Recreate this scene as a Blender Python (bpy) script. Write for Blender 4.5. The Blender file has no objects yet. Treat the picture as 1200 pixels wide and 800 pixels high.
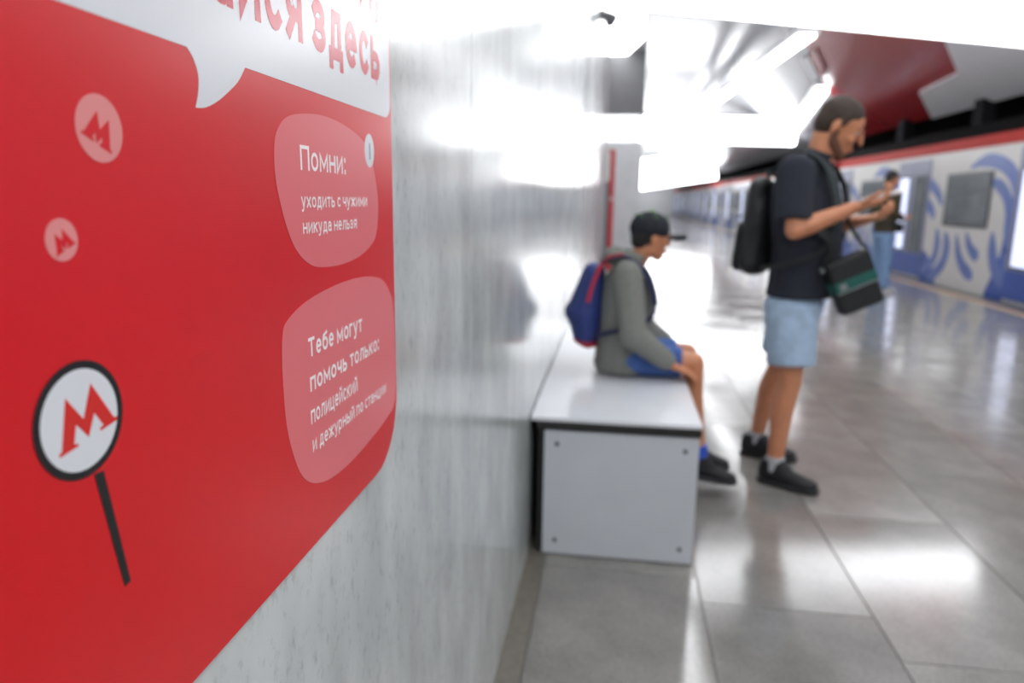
import bpy, bmesh, math, random, mathutils
import mathutils.geometry
from mathutils import Vector, Matrix, Euler, Quaternion

random.seed(7)
R = math.radians
scene = bpy.context.scene
COL = scene.collection

# ------------------------------------------------------------------ camera
W_PX, H_PX, FPX = 1200.0, 800.0, 830.0
CAM = Vector((0.0, 0.0, 1.30))
PITCH, YAW, ROLL = 11.35, 8.26, -0.75
CAM_ROT = (Matrix.Rotation(R(YAW), 3, 'Z') @ Matrix.Rotation(R(90 - PITCH), 3, 'X')
           @ Matrix.Rotation(R(-ROLL), 3, 'Z'))
cam_data = bpy.data.cameras.new('camera')
cam_data.sensor_width = 36.0
cam_data.lens = FPX * 36.0 / W_PX
cam_data.clip_start = 0.02
cam_data.clip_end = 200
cam_data.dof.use_dof = True
cam_data.dof.focus_distance = 0.60
cam_data.dof.aperture_fstop = 4.0
cam = bpy.data.objects.new('camera', cam_data)
COL.objects.link(cam)
cam.matrix_world = Matrix.Translation(CAM) @ CAM_ROT.to_4x4()
scene.camera = cam

# ------------------------------------------------------------------ world / exposure
world = bpy.data.worlds.new('world')
scene.world = world
world.use_nodes = True
world.node_tree.nodes['Background'].inputs[0].default_value = (0.9, 0.95, 1.0, 1)
world.node_tree.nodes['Background'].inputs[1].default_value = 0.05
vs = scene.view_settings
vs.view_transform = 'Standard'
vs.look = 'None'
vs.gamma = 1.0
vs.use_curve_mapping = False
vs.exposure = 0.12
LAMP = 7.0          # emission strength of the ceiling light lines


# ------------------------------------------------------------------ photo pixel helpers
def ray(px, py):
    return (CAM_ROT @ Vector((px - W_PX / 2, -(py - H_PX / 2), -FPX))).normalized()

def on_x(px, py, X):
    d = ray(px, py)
    return CAM + d * ((X - CAM.x) / d.x)

def on_y(px, py, Y):
    d = ray(px, py)
    return CAM + d * ((Y - CAM.y) / d.y)

def on_z(px, py, Z):
    d = ray(px, py)
    return CAM + d * ((Z - CAM.z) / d.z)

def on_plane(px, py, p0, n):
    d = ray(px, py)
    return CAM + d * ((p0 - CAM).dot(n) / d.dot(n))


# ------------------------------------------------------------------ materials
def srgb(r, g, b):
    def f(c):
        c /= 255.0
        return c / 12.92 if c <= 0.04045 else ((c + 0.055) / 1.055) ** 2.4
    return (f(r), f(g), f(b), 1.0)

def mat(name, rgb, rough=0.5, metal=0.0, var=0.06, scale=30.0, stretch=(1, 1, 1), bump=0.0,
        detail=4.0, spec=0.5, coat=0.0, obj_rand=0.0, rough_var=0.0, sss=0.0):
    """principled material with procedural noise in colour (and optional relief)"""
    m = bpy.data.materials.new(name)
    m.use_nodes = True
    nt = m.node_tree
    N, L = nt.nodes, nt.links
    b = N['Principled BSDF']
    c = srgb(*rgb)
    b.inputs['Roughness'].default_value = rough
    b.inputs['Metallic'].default_value = metal
    b.inputs['Specular IOR Level'].default_value = spec
    b.inputs['Coat Weight'].default_value = coat
    b.inputs['Coat Roughness'].default_value = 0.05
    if sss:
        b.inputs['Subsurface Weight'].default_value = sss
        b.inputs['Subsurface Radius'].default_value = (0.02, 0.008, 0.004)
        b.inputs['Subsurface Scale'].default_value = 0.5
    tc = N.new('ShaderNodeTexCoord')
    mp = N.new('ShaderNodeMapping')
    mp.inputs['Scale'].default_value = stretch
    L.new(tc.outputs['Object'], mp.inputs['Vector'])
    nz = N.new('ShaderNodeTexNoise')
    nz.inputs['Scale'].default_value = scale
    nz.inputs['Detail'].default_value = detail
    L.new(mp.outputs['Vector'], nz.inputs['Vector'])
    rp = N.new('ShaderNodeValToRGB')
    rp.color_ramp.elements[0].position = 0.3
    rp.color_ramp.elements[1].position = 0.7
    lo = tuple(max(0, v * (1 - var)) for v in c[:3]) + (1,)
    hi = tuple(min(1, v * (1 + var)) for v in c[:3]) + (1,)
    rp.color_ramp.elements[0].color = lo
    rp.color_ramp.elements[1].color = hi
    L.new(nz.outputs['Fac'], rp.inputs['Fac'])
    col = rp.outputs['Color']
    if obj_rand:
        oi = N.new('ShaderNodeObjectInfo')
        mr = N.new('ShaderNodeMapRange')
        mr.inputs['To Min'].default_value = 1 - obj_rand
        mr.inputs['To Max'].default_value = 1 + obj_rand
        L.new(oi.outputs['Random'], mr.inputs['Value'])
        hs = N.new('ShaderNodeHueSaturation')
        L.new(mr.outputs['Result'], hs.inputs['Value'])
        L.new(col, hs.inputs['Color'])
        col = hs.outputs['Color']
    L.new(col, b.inputs['Base Color'])
    if rough_var:
        n2 = N.new('ShaderNodeTexNoise')
        n2.inputs['Scale'].default_value = scale * 0.12
        L.new(mp.outputs['Vector'], n2.inputs['Vector'])
        m2 = N.new('ShaderNodeMapRange')
        m2.inputs['From Min'].default_value = 0.3
        m2.inputs['From Max'].default_value = 0.7
        m2.inputs['To Min'].default_value = max(0, rough - rough_var)
        m2.inputs['To Max'].default_value = rough + rough_var
        L.new(n2.outputs['Fac'], m2.inputs['Value'])
        L.new(m2.outputs['Result'], b.inputs['Roughness'])
    if bump:
        bp = N.new('ShaderNodeBump')
        bp.inputs['Strength'].default_value = bump
        bp.inputs['Distance'].default_value = 0.002
        L.new(nz.outputs['Fac'], bp.inputs['Height'])
        L.new(bp.outputs['Normal'], b.inputs['Normal'])
    return m

def emit(name, rgb, strength):
    m = bpy.data.materials.new(name)
    m.use_nodes = True
    b = m.node_tree.nodes['Principled BSDF']
    b.inputs['Base Color'].default_value = (0.9, 0.9, 0.9, 1)
    b.inputs['Emission Color'].default_value = srgb(*rgb)
    b.inputs['Emission Strength'].default_value = strength
    return m

def stone_wall():
    m = mat('pale_streaked_stone', (192, 196, 195), 0.15, var=0.17, scale=9, stretch=(1, 1.15, 0.5),
            detail=9, spec=0.6, rough_var=0.05)
    nt = m.node_tree
    N, L = nt.nodes, nt.links
    b = N['Principled BSDF']
    base = b.inputs['Base Color'].links[0].from_socket
    tc = [n for n in N if n.type == 'TEX_COORD'][0]
    mp = N.new('ShaderNodeMapping'); mp.inputs['Scale'].default_value = (1, 1.0, 0.6)
    L.new(tc.outputs['Object'], mp.inputs['Vector'])
    n2 = N.new('ShaderNodeTexNoise'); n2.inputs['Scale'].default_value = 60; n2.inputs['Detail'].default_value = 8
    n2.inputs['Roughness'].default_value = 0.75
    L.new(mp.outputs['Vector'], n2.inputs['Vector'])
    r2 = N.new('ShaderNodeValToRGB')
    r2.color_ramp.elements[0].position = 0.30; r2.color_ramp.elements[0].color = (0.42, 0.45, 0.46, 1)
    r2.color_ramp.elements[1].position = 0.47; r2.color_ramp.elements[1].color = (1, 1, 1, 1)
    L.new(n2.outputs['Fac'], r2.inputs['Fac'])
    mx = N.new('ShaderNodeMix'); mx.data_type = 'RGBA'; mx.blend_type = 'MULTIPLY'
    mx.inputs['Factor'].default_value = 0.55
    L.new(base, mx.inputs[6]); L.new(r2.outputs['Color'], mx.inputs[7])
    L.new(mx.outputs[2], b.inputs['Base Color'])
    return m

def granite():
    m = mat('polished_grey_granite', (134, 131, 126), 0.13, var=0.16, scale=5, detail=8, spec=0.75,
            obj_rand=0.10, rough_var=0.05)
    nt = m.node_tree
    N, L = nt.nodes, nt.links
    b = N['Principled BSDF']
    base = b.inputs['Base Color'].links[0].from_socket
    tc = [n for n in N if n.type == 'TEX_COORD'][0]
    vo = N.new('ShaderNodeTexVoronoi'); vo.inputs['Scale'].default_value = 220
    L.new(tc.outputs['Object'], vo.inputs['Vector'])
    bw = N.new('ShaderNodeRGBToBW'); L.new(vo.outputs['Color'], bw.inputs['Color'])
    r2 = N.new('ShaderNodeMapRange'); r2.inputs['To Min'].default_value = 0.72; r2.inputs['To Max'].default_value = 1.22
    L.new(bw.outputs['Val'], r2.inputs['Value'])
    mx = N.new('ShaderNodeMix'); mx.data_type = 'RGBA'; mx.blend_type = 'MULTIPLY'
    mx.inputs['Factor'].default_value = 0.8
    L.new(base, mx.inputs[6]); L.new(r2.outputs['Result'], mx.inputs[7])
    L.new(mx.outputs[2], b.inputs['Base Color'])
    return m

M = {}
M['wall'] = stone_wall()
M['wall_core'] = mat('dark_joint', (120, 124, 125), 0.6)
M['granite'] = granite()
M['grout'] = mat('grout', (105, 100, 94), 0.5)
M['gutter'] = mat('brown_grey_skirting_stone', (112, 106, 97), 0.4, var=0.15, scale=40)
M['tan'] = mat('tan_tactile_stone', (190, 160, 125), 0.4, var=0.15, scale=60)
M['edge'] = mat('dark_edge_granite', (70, 68, 70), 0.3, var=0.3, scale=120)
M['ceil_white'] = mat('white_glossy_ceiling_metal', (172, 172, 178), 0.22, 0.0, var=0.03, scale=2, spec=0.8)
M['ceil_red'] = mat('red_glossy_ceiling_metal', (168, 40, 46), 0.2, 0.0, var=0.02, scale=2, spec=0.7)
M['ceil_plate'] = mat('pale_grey_ceiling_plate', (242, 244, 248), 0.35, var=0.03, scale=3)
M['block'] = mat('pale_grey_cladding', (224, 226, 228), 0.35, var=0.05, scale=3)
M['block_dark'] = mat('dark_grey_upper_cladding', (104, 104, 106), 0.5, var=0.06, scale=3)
M['tunnel'] = mat('black_tunnel_lining', (14, 14, 16), 0.8, var=0.3, scale=4)
M['hanger'] = mat('dark_grey_hanger_paint', (34, 34, 37), 0.9, spec=0.1)
M['lamp'] = emit('cool_white_light_line', (250, 252, 255), LAMP)
M['lamp_body'] = mat('white_painted_lamp_housing', (235, 236, 240), 0.35, var=0.02)
M['steel'] = mat('brushed_steel', (150, 140, 138), 0.3, 0.9, var=0.08, scale=40, stretch=(1, 1, 0.05))
M['bench'] = mat('pale_grey_laminate', (222, 224, 228), 0.16, var=0.025, scale=6, spec=0.6, rough_var=0.04)
M['bench_side'] = mat('pale_lilac_grey_panel', (202, 206, 211), 0.35, var=0.025, scale=6)
M['black_edge'] = mat('black_laminate_edge', (40, 40, 38), 0.4, var=0.1)
M['bolt'] = mat('grey_bolt_steel', (110, 112, 116), 0.35, 0.8)
M['poster'] = mat('red_poster_film', (214, 6, 20), 0.30, var=0.05, scale=3, spec=0.6)
M['poster_white'] = mat('white_poster_print', (222, 224, 228), 0.25, var=0.015, scale=3, spec=0.6)
M['poster_pink'] = mat('pale_pink_poster_print', (228, 112, 118), 0.28, var=0.03, scale=3, spec=0.6)
M['poster_pale'] = mat('pale_logo_disc_print', (228, 142, 140), 0.28, var=0.03, scale=3, spec=0.6)
M['poster_text'] = mat('soft_white_poster_lettering', (250, 240, 240), 0.3, var=0.02, spec=0.6)
M['poster_redtext'] = mat('red_poster_lettering', (202, 52, 66), 0.25, var=0.04, spec=0.6)
M['poster_mark'] = mat('bright_red_emblem_print', (216, 38, 30), 0.25, var=0.03, spec=0.6)
M['poster_black'] = mat('black_poster_print', (22, 22, 24), 0.25, var=0.1, spec=0.6)
M['poster_grey'] = mat('grey_poster_lettering', (150, 156, 166), 0.25, var=0.03)
M['sos_red'] = mat('red_column_paint', (200, 24, 34), 0.3, var=0.05)
M['sos_white'] = mat('white_column_panel', (225, 225, 220), 0.3, var=0.03)
M['sos_grey'] = mat('grey_column_side', (130, 128, 132), 0.35, var=0.05)
M['cam_grey'] = mat('grey_camera_plastic', (120, 120, 124), 0.4)
M['cam_glass'] = mat('smoked_camera_dome', (96, 96, 100), 0.15)
# train
M['t_white'] = mat('white_carriage_paint', (206, 204, 200), 0.3, var=0.03, scale=2)
M['t_blue'] = mat('deep_blue_carriage_print', (42, 78, 160), 0.3, var=0.06, scale=3)
M['t_lblue'] = mat('soft_blue_wave_print', (92, 114, 178), 0.3, var=0.08, scale=3)
M['t_red'] = mat('red_cantrail_paint', (184, 36, 26), 0.6, var=0.06, scale=3, spec=0.2)
M['t_grey'] = mat('lilac_grey_door_paint', (128, 130, 156), 0.35, var=0.06, scale=3)
M['t_roof'] = mat('black_carriage_roof', (9, 9, 11), 0.9, var=0.2, scale=3, spec=0.1)
M['t_frame'] = mat('dark_window_rubber', (64, 66, 74), 0.4)
M['t_glass'] = mat('grey_carriage_glass', (96, 104, 108), 0.08, var=0.3, scale=2.2, spec=0.7)
M['t_lit'] = emit('lit_carriage_pane', (196, 210, 255), 0.9)
# people
M['skin'] = mat('warm_skin', (206, 138, 102), 0.5, var=0.07, scale=25, sss=0.08)
M['skin_boy'] = mat('tanned_skin', (198, 132, 96), 0.5, var=0.07, scale=25, sss=0.08)
M['hair'] = mat('dark_brown_cropped_hair', (62, 48, 38), 0.7, var=0.35, scale=180, bump=0.6)
M['beard'] = mat('short_brown_stubble', (112, 74, 56), 0.7, var=0.3, scale=220, bump=0.5)
M['hair_black'] = mat('black_hair', (28, 24, 22), 0.6, var=0.3, scale=150, bump=0.5)
M['brow'] = mat('brown_brow_hair', (58, 42, 32), 0.7)
M['eye'] = mat('eye_white', (225, 222, 216), 0.2, var=0.01)
M['iris'] = mat('dark_iris', (40, 30, 24), 0.15)
M['lip'] = mat('lip_skin', (176, 98, 86), 0.45)
M['navy'] = mat('dark_navy_cotton', (34, 38, 50), 0.85, var=0.14, scale=60, bump=0.3)
M['black_fabric'] = mat('black_nylon', (26, 28, 30), 0.6, var=0.18, scale=90, bump=0.3)
M['strap_green'] = mat('dark_green_webbing', (32, 44, 46), 0.75, var=0.2, scale=200)
M['teal'] = mat('teal_bag_stripe', (30, 92, 84), 0.5, var=0.15, scale=80)
M['grey_trim'] = mat('grey_bag_trim', (130, 134, 136), 0.5)
M['denim_pale'] = mat('pale_blue_denim', (166, 188, 212), 0.85, var=0.16, scale=18, bump=0.3)
M['denim'] = mat('mid_blue_denim', (66, 96, 158), 0.85, var=0.2, scale=18, bump=0.3)
M['jeans'] = mat('washed_blue_jeans', (120, 148, 184), 0.85, var=0.16, scale=14, bump=0.3)
M['hoodie'] = mat('grey_marl_fleece', (124, 125, 120), 0.95, var=0.12, scale=120, bump=0.5)
M['olive'] = mat('dark_olive_jacket', (62, 54, 34), 0.85, var=0.15, scale=40, bump=0.3)
M['shoe'] = mat('black_trainer_mesh', (24, 24, 28), 0.65, var=0.2, scale=120, bump=0.3)
M['sole'] = mat('black_rubber_sole', (34, 34, 36), 0.6)
M['shoe_white'] = mat('white_trainer', (214, 214, 210), 0.5)
M['sock_grey'] = mat('grey_knit_sock', (176, 180, 184), 0.9, scale=150)
M['sock_blue'] = mat('blue_knit_sock', (52, 86, 190), 0.9, scale=150)
M['cap'] = mat('black_cap_cotton', (22, 26, 36), 0.8, var=0.15, scale=100, bump=0.3)
M['lime'] = mat('lime_green_embroidery', (132, 190, 70), 0.7)
M['lime_dark'] = mat('dull_green_eyelet_thread', (70, 112, 60), 0.7)
M['pack_blue'] = mat('royal_blue_nylon', (38, 54, 116), 0.6, var=0.15, scale=70, bump=0.3)
M['pack_red'] = mat('crimson_nylon', (176, 24, 44), 0.6, var=0.12, scale=70)
M['pack_navy'] = mat('navy_webbing', (30, 36, 70), 0.7, var=0.15, scale=150)
M['phone'] = mat('black_phone_glass', (18, 18, 20), 0.1)
M['phone_case'] = mat('white_phone_back', (214, 206, 206), 0.3)


# ------------------------------------------------------------------ mesh helpers
def finish(name, bm, m, parent=None, smooth=False):
    me = bpy.data.meshes.new(name)
    bmesh.ops.recalc_face_normals(bm, faces=bm.faces)
    bm.to_mesh(me)
    bm.free()
    me.materials.append(M[m] if isinstance(m, str) else m)
    if smooth:
        for p in me.polygons:
            p.use_smooth = True
    o = bpy.data.objects.new(name, me)
    COL.objects.link(o)
    if parent:
        o.parent = parent
    return o

def link_copy(o, parent=None, loc=None):
    c = o.copy()
    COL.objects.link(c)
    c.parent = parent if parent else o.parent
    if loc is not None:
        c.location = loc
    return c

def tag(o, label, cat, group=None):
    o['label'] = label
    o['category'] = cat
    if group:
        o['group'] = group
    return o

def structure(o, label, cat='structure'):
    o['kind'] = 'structure'
    o['label'] = label
    o['category'] = cat
    return o

def empty(name, loc=(0, 0, 0), rz=0.0):
    e = bpy.data.objects.new(name, None)
    COL.objects.link(e)
    e.location = loc
    e.rotation_euler = (0, 0, rz)
    e.empty_display_size = 0.1
    return e

def bm_box(x0, x1, y0, y1, z0, z1, bev=0.0, bm=None, seg=2):
    own = bm is None
    bm = bm or bmesh.new()
    r = bmesh.ops.create_cube(bm, size=1.0)
    for v in r['verts']:
        v.co = Vector(((x0 + x1) / 2 + v.co.x * (x1 - x0), (y0 + y1) / 2 + v.co.y * (y1 - y0),
                       (z0 + z1) / 2 + v.co.z * (z1 - z0)))
    if bev:
        es = list({e for v in r['verts'] for e in v.link_edges})
        bmesh.ops.bevel(bm, geom=es, offset=bev, segments=seg, affect='EDGES', profile=0.5)
    return bm

def bm_prism(poly, f0, f1):
    """poly: list of 2-D points; f0/f1 map a 2-D point to a 3-D one (the two faces)"""
    bm = bmesh.new()
    a = [bm.verts.new(f0(p)) for p in poly]
    b = [bm.verts.new(f1(p)) for p in poly]
    bm.faces.new(a)
    bm.faces.new(b[::-1])
    n = len(poly)
    for i in range(n):
        bm.faces.new((a[i], a[(i + 1) % n], b[(i + 1) % n], b[i]))
    bm.normal_update()
    big = [f for f in bm.faces if len(f.verts) > 4]
    if big:
        bmesh.ops.triangulate(bm, faces=big, ngon_method='EAR_CLIP')
    return bm

def bm_cyl(p0, p1, r0, r1=None, n=16, bm=None):
    r1 = r0 if r1 is None else r1
    bm = bm or bmesh.new()
    p0, p1 = Vector(p0), Vector(p1)
    d = (p1 - p0).normalized()
    u = d.orthogonal().normalized()
    v = d.cross(u)
    A, B = [], []
    for i in range(n):
        t = 2 * math.pi * i / n
        c = u * math.cos(t) + v * math.sin(t)
        A.append(bm.verts.new(p0 + c * r0))
        B.append(bm.verts.new(p1 + c * r1))
    for i in range(n):
        bm.faces.new((A[i], A[(i + 1) % n], B[(i + 1) % n], B[i]))
    bm.faces.new(A[::-1])
    bm.faces.new(B)
    return bm

def bm_band(path, normals, w, t):
    """a flat strap following path; normals = outward normal at each point"""
    bm = bmesh.new()
    P = [Vector(p) for p in path]
    rings = []
    for i, p in enumerate(P):
        a = P[max(0, i - 1)]
        b = P[min(len(P) - 1, i + 1)]
        tn = (b - a).normalized()
        nn = Vector(normals[i])
        nn = (nn - tn * nn.dot(tn)).normalized()
        s = tn.cross(nn)
        rings.append([bm.verts.new(p + s * w / 2), bm.verts.new(p + s * w / 2 + nn * t),
                      bm.verts.new(p - s * w / 2 + nn * t), bm.verts.new(p - s * w / 2)])
    for i in range(len(rings) - 1):
        for k in range(4):
            bm.faces.new((rings[i][k], rings[i][(k + 1) % 4], rings[i + 1][(k + 1) % 4], rings[i + 1][k]))
    bm.faces.new(rings[0])
    bm.faces.new(rings[-1][::-1])
    return bm

def spline(pts, n=8, closed=False):
    """Catmull-Rom through points"""
    P = [Vector(p) for p in pts]
    out = []
    m = len(P)
    rng = range(m) if closed else range(m - 1)
    for i in rng:
        if closed:
            p0, p1, p2, p3 = P[(i - 1) % m], P[i], P[(i + 1) % m], P[(i + 2) % m]
        else:
            p0, p1, p2, p3 = P[max(0, i - 1)], P[i], P[i + 1], P[min(m - 1, i + 2)]
        for k in range(n):
            t = k / n
            out.append(0.5 * ((2 * p1) + (-p0 + p2) * t + (2 * p0 - 5 * p1 + 4 * p2 - p3) * t * t
                              + (-p0 + 3 * p1 - 3 * p2 + p3) * t ** 3))
    if not closed:
        out.append(P[-1])
    return out


# organic shapes: hulls of ellipsoids and discs, fused by voxel remesh into one surface
def E(x, y, z, rx, ry=None, rz=None, rot=None):
    ry = rx if ry is None else ry
    rz = rx if rz is None else rz
    pts = []
    for i in range(1, 8):
        th = math.pi * i / 8
        for k in range(12):
            ph = 2 * math.pi * k / 12
            pts.append(Vector((rx * math.sin(th) * math.cos(ph), ry * math.sin(th) * math.sin(ph), rz * math.cos(th))))
    pts += [Vector((0, 0, rz)), Vector((0, 0, -rz))]
    if rot:
        q = Euler([R(a) for a in rot]).to_matrix()
        pts = [q @ p for p in pts]
    c = Vector((x, y, z))
    return [p + c for p in pts]

def D(c, n, r, r2=None, hint=None):
    """disc: centre, normal, radius along hint, radius across"""
    r2 = r if r2 is None else r2
    n = Vector(n).normalized()
    h = Vector(hint) if hint else Vector((1, 0, 0))
    if abs(h.normalized().dot(n)) > 0.95:
        h = Vector((0, 1, 0))
    u = (h - n * h.dot(n)).normalized()
    v = n.cross(u)
    return [Vector(c) + u * r * math.cos(2 * math.pi * k / 20) + v * r2 * math.sin(2 * math.pi * k / 20) for k in range(20)]

def chain(*groups):
    return [list(groups[i]) + list(groups[i + 1]) for i in range(len(groups) - 1)]

def capsule(p, r, q, s):
    return [E(*p, r) + E(*q, s)]

def xf(prims, mtx):
    return [[mtx @ p for p in pr] for pr in prims]

def organic(name, prims, m, parent=None, voxel=0.008, smooth=6, fac=0.5):
    bm = bmesh.new()
    for pr in prims:
        b2 = bmesh.new()
        vs_ = [b2.verts.new(p) for p in pr]
        r = bmesh.ops.convex_hull(b2, input=vs_)
        dead = [v for v in b2.verts if not v.link_faces]
        bmesh.ops.delete(b2, geom=dead, context='VERTS')
        bmesh.ops.recalc_face_normals(b2, faces=b2.faces)
        idx = {}
        for v in b2.verts:
            idx[v] = bm.verts.new(v.co)
        for f in b2.faces:
            bm.faces.new([idx[v] for v in f.verts])
        b2.free()
    o = finish(name, bm, m, None)
    md = o.modifiers.new('r', 'REMESH')
    md.mode = 'VOXEL'
    md.voxel_size = voxel
    if smooth:
        s = o.modifiers.new('s', 'SMOOTH')
        s.factor = fac
        s.iterations = smooth
    dg = bpy.context.evaluated_depsgraph_get()
    me = bpy.data.meshes.new_from_object(o.evaluated_get(dg))
    o.modifiers.clear()
    old = o.data
    o.data = me
    bpy.data.meshes.remove(old)
    me.name = name
    me.materials.clear()
    me.materials.append(M[m] if isinstance(m, str) else m)
    for p in me.polygons:
        p.use_smooth = True
    if parent:
        o.parent = parent
    return o


# ================================================================== THE SETTING
WX = -0.285                # face of the stone wall beside the camera
WALL_END = 13.8
PLAT = 5.30                # platform edge
TRX = 5.40                 # carriage side
CEIL_Z = 4.75

# ---- floor: a base slab with granite tiles laid on it
floor = structure(finish('floor', bm_box(-4.0, 4.86, -8, 75, -0.30, -0.004), 'grout'),
                  'polished grey granite platform floor laid in long tiles', 'floor')
TX0, TW, TL, GAP = 0.325, 0.54, 0.99, 0.004
tile_mesh = None
ncol0, ncol1 = -1, 8
for k in range(ncol0, ncol1):
    x0 = TX0 + TW * k
    x1 = x0 + TW
    off = [0.22, 0.0, 0.62, 0.38][k % 4]
    for j in range(0, 19):
        y0 = 0.99 + off + TL * (j - 1)
        if tile_mesh is None:
            o = finish('floor_tile', bm_box(-TW / 2 + GAP / 2, TW / 2 - GAP / 2, -TL / 2 + GAP / 2, TL / 2 - GAP / 2,
                                            -0.02, 0.0, 0.0012, seg=1), 'granite', floor)
            tile_mesh = o
        else:
            o = link_copy(tile_mesh, floor)
        o.location = ((x0 + x1) / 2, y0 + TL / 2, 0.0)
# narrow border tiles along wall and near the tactile strip, and the far/near floor beyond the counted tiles
xe = TX0 + TW * ncol1
finish('border_strip', bm_box(xe + .002, 4.86, -8, 75, -0.02, 0.0), 'granite', floor)
finish('far_paving', bm_box(-4.0, xe, 0.99 + TL * 18 + .66, 75, -0.02, -0.0005), 'granite', floor)
finish('near_paving', bm_box(WX, xe, -8, 0.0, -0.02, -0.0005), 'granite', floor)
finish('skirting_gutter', bm_box(WX, TX0 - TW - .003, -8, WALL_END, -0.02, -0.001), 'gutter', floor)
finish('tactile_strip', bm_box(4.862, 5.04, -8, 75, -0.25, 0.003, 0.002), 'tan', floor)
finish('platform_edge', bm_box(5.042, PLAT, -8, 75, -0.25, 0.0, 0.004), 'edge', floor)
structure(finish('trackbed', bm_box(4.86, 9.5, -8, 75, -1.35, -1.2), 'tunnel'), 'dark track bed below the platform', 'ground')

# ---- stone wall on the left, built of tall panels
wall = structure(finish('wall_left', bm_box(WX - 0.6, WX - 0.016, -8, WALL_END - 0.05, 0.0, CEIL_Z), 'wall_core'),
                 'tall polished grey stone wall with the red poster', 'wall')
j1 = on_x(552, 400, WX).y
j2 = on_x(666, 200, WX).y
js = (j2 - j1) / 2
joints = [-8] + [j1 + js * k for k in range(-6, 7)] + [WALL_END - 0.06]
joints = [j for j in joints if j <= WALL_END - 0.06]
for a, b in zip(joints[:-1], joints[1:]):
    finish('wall_panel', bm_box(WX - 0.016, WX, a + .0015, b - .0015, 0.0, CEIL_Z, 0.001, seg=1), 'wall', wall)
structure(finish('trim_1', bm_box(WX - 0.09, WX + 0.006, WALL_END - 0.058, WALL_END + 0.03, 0, CEIL_Z, 0.006), 'steel'),
          'thin steel corner trim at the far end of the stone wall', 'trim')

# ---- block beyond the end of the wall
BY = 17.3
blk = structure(finish('wall_block', bm_box(-4.0, 0.50, BY, BY + 6, 0, 2.65, 0.01), 'block'),
                'pale grey clad block beyond the end of the stone wall', 'wall')
finish('upper_cladding', bm_box(-4.0, 0.50, BY + .05, BY + 6, 3.25, CEIL_Z), 'block_dark', blk)
finish('cove_recess', bm_box(-4.0, 0.42, BY + .12, BY + 6, 2.65, 3.25), 'lamp_body', blk)
finish('light_band', bm_box(-3.9, 0.46, BY + .02, BY + .11, 2.78, 3.18, 0.01), M['lamp'], blk)

# ---- far end, back end, tunnel
structure(finish('wall_far', bm_box(-4, 9.5, 75, 75.2, -1.3, 6), 'block'), 'pale far end wall of the platform hall', 'wall')
structure(finish('wall_back', bm_box(-1, 9.5, -8.2, -8, -1.3, 6), 'block'), 'pale wall behind the camera', 'wall')
structure(finish('wall_tunnel', bm_box(9.5, 9.7, -8, 75, -1.3, 6), 'tunnel'), 'black tunnel wall behind the train', 'wall')
structure(finish('wall_side', bm_box(-4.2, -4.0, WALL_END - 3, 75, 0, 6), 'block'), 'pale wall on the far left beyond the block', 'wall')

# ---- ceiling: flat white part over the walkway, sloping part towards the train
FOLD_X, EDGE_X = 2.3, 6.0
EDGE_Z = on_x(1200, 109, EDGE_X).z
ceil = structure(finish('ceiling', bm_prism([(-4.2, CEIL_Z), (FOLD_X, CEIL_Z - 0.12), (EDGE_X, EDGE_Z), (EDGE_X, EDGE_Z + .12),
                                             (EDGE_X + .02, 5.2), (-4.2, 5.2)],
                                            lambda p: (p[0], -8, p[1]), lambda p: (p[0], 75, p[1])), 'ceil_white'),
                 'glossy white ceiling folding down towards the train', 'ceiling')
structure(finish('ceiling_tunnel', bm_box(EDGE_X + .02, 9.7, -8, 75, 4.6, 5.2), 'tunnel'), 'black ceiling over the track', 'ceiling')
pf, pe = Vector((FOLD_X, 0, CEIL_Z - 0.12)), Vector((EDGE_X, 0, EDGE_Z))
sl = (pe - pf).normalized()
CN = Vector((-sl.z, 0, sl.x))
if CN.z > 0:
    CN = -CN            # points down into the room

def ceil_plate(name, pix, m, t0, t1, clampx=None):
    pts = [on_plane(x, y, pf, CN) for x, y in pix]
    pts = [Vector((min(p.x, EDGE_X - .01), p.y, p.z)) for p in pts]
    pts = [p - CN * (p - pf).dot(CN) for p in pts]
    return finish(name, bm_prism(pts, lambda p: p + CN * t0, lambda p: p + CN * t1), m, ceil)

# red area (its upper boundary runs on behind the nearest light line)
ceil_plate('red_panel', [(946, 52), (966, 96), (984, 128), (1003, 163), (1240, 97), (1240, -60), (1000, -60), (938, 20)], 'ceil_red', 0.0, 0.02)
ceil_plate('white_plate', [(1085, -15), (1109, 42), (1125, 82), (1079, 105), (1094, 136), (1240, 95), (1240, -15)], 'ceil_plate', 0.021, 0.06)
ceil_plate('red_tab', [(950, 62), (958, 54), (970, 82), (962, 86)], 'ceil_red', 0.03, 0.06)
ceil_plate('grey_tab', [(941, 66), (949, 63), (962, 88), (955, 92)], 'ceil_plate', 0.03, 0.06)
for yy in (9.7, 13.0, 16.3, 19.6, 22.9):
    finish('hanger', bm_box(EDGE_X - .22, EDGE_X - .02, yy, yy + .30, 2.45, EDGE_Z + 0.05), 'hanger', ceil)

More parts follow.
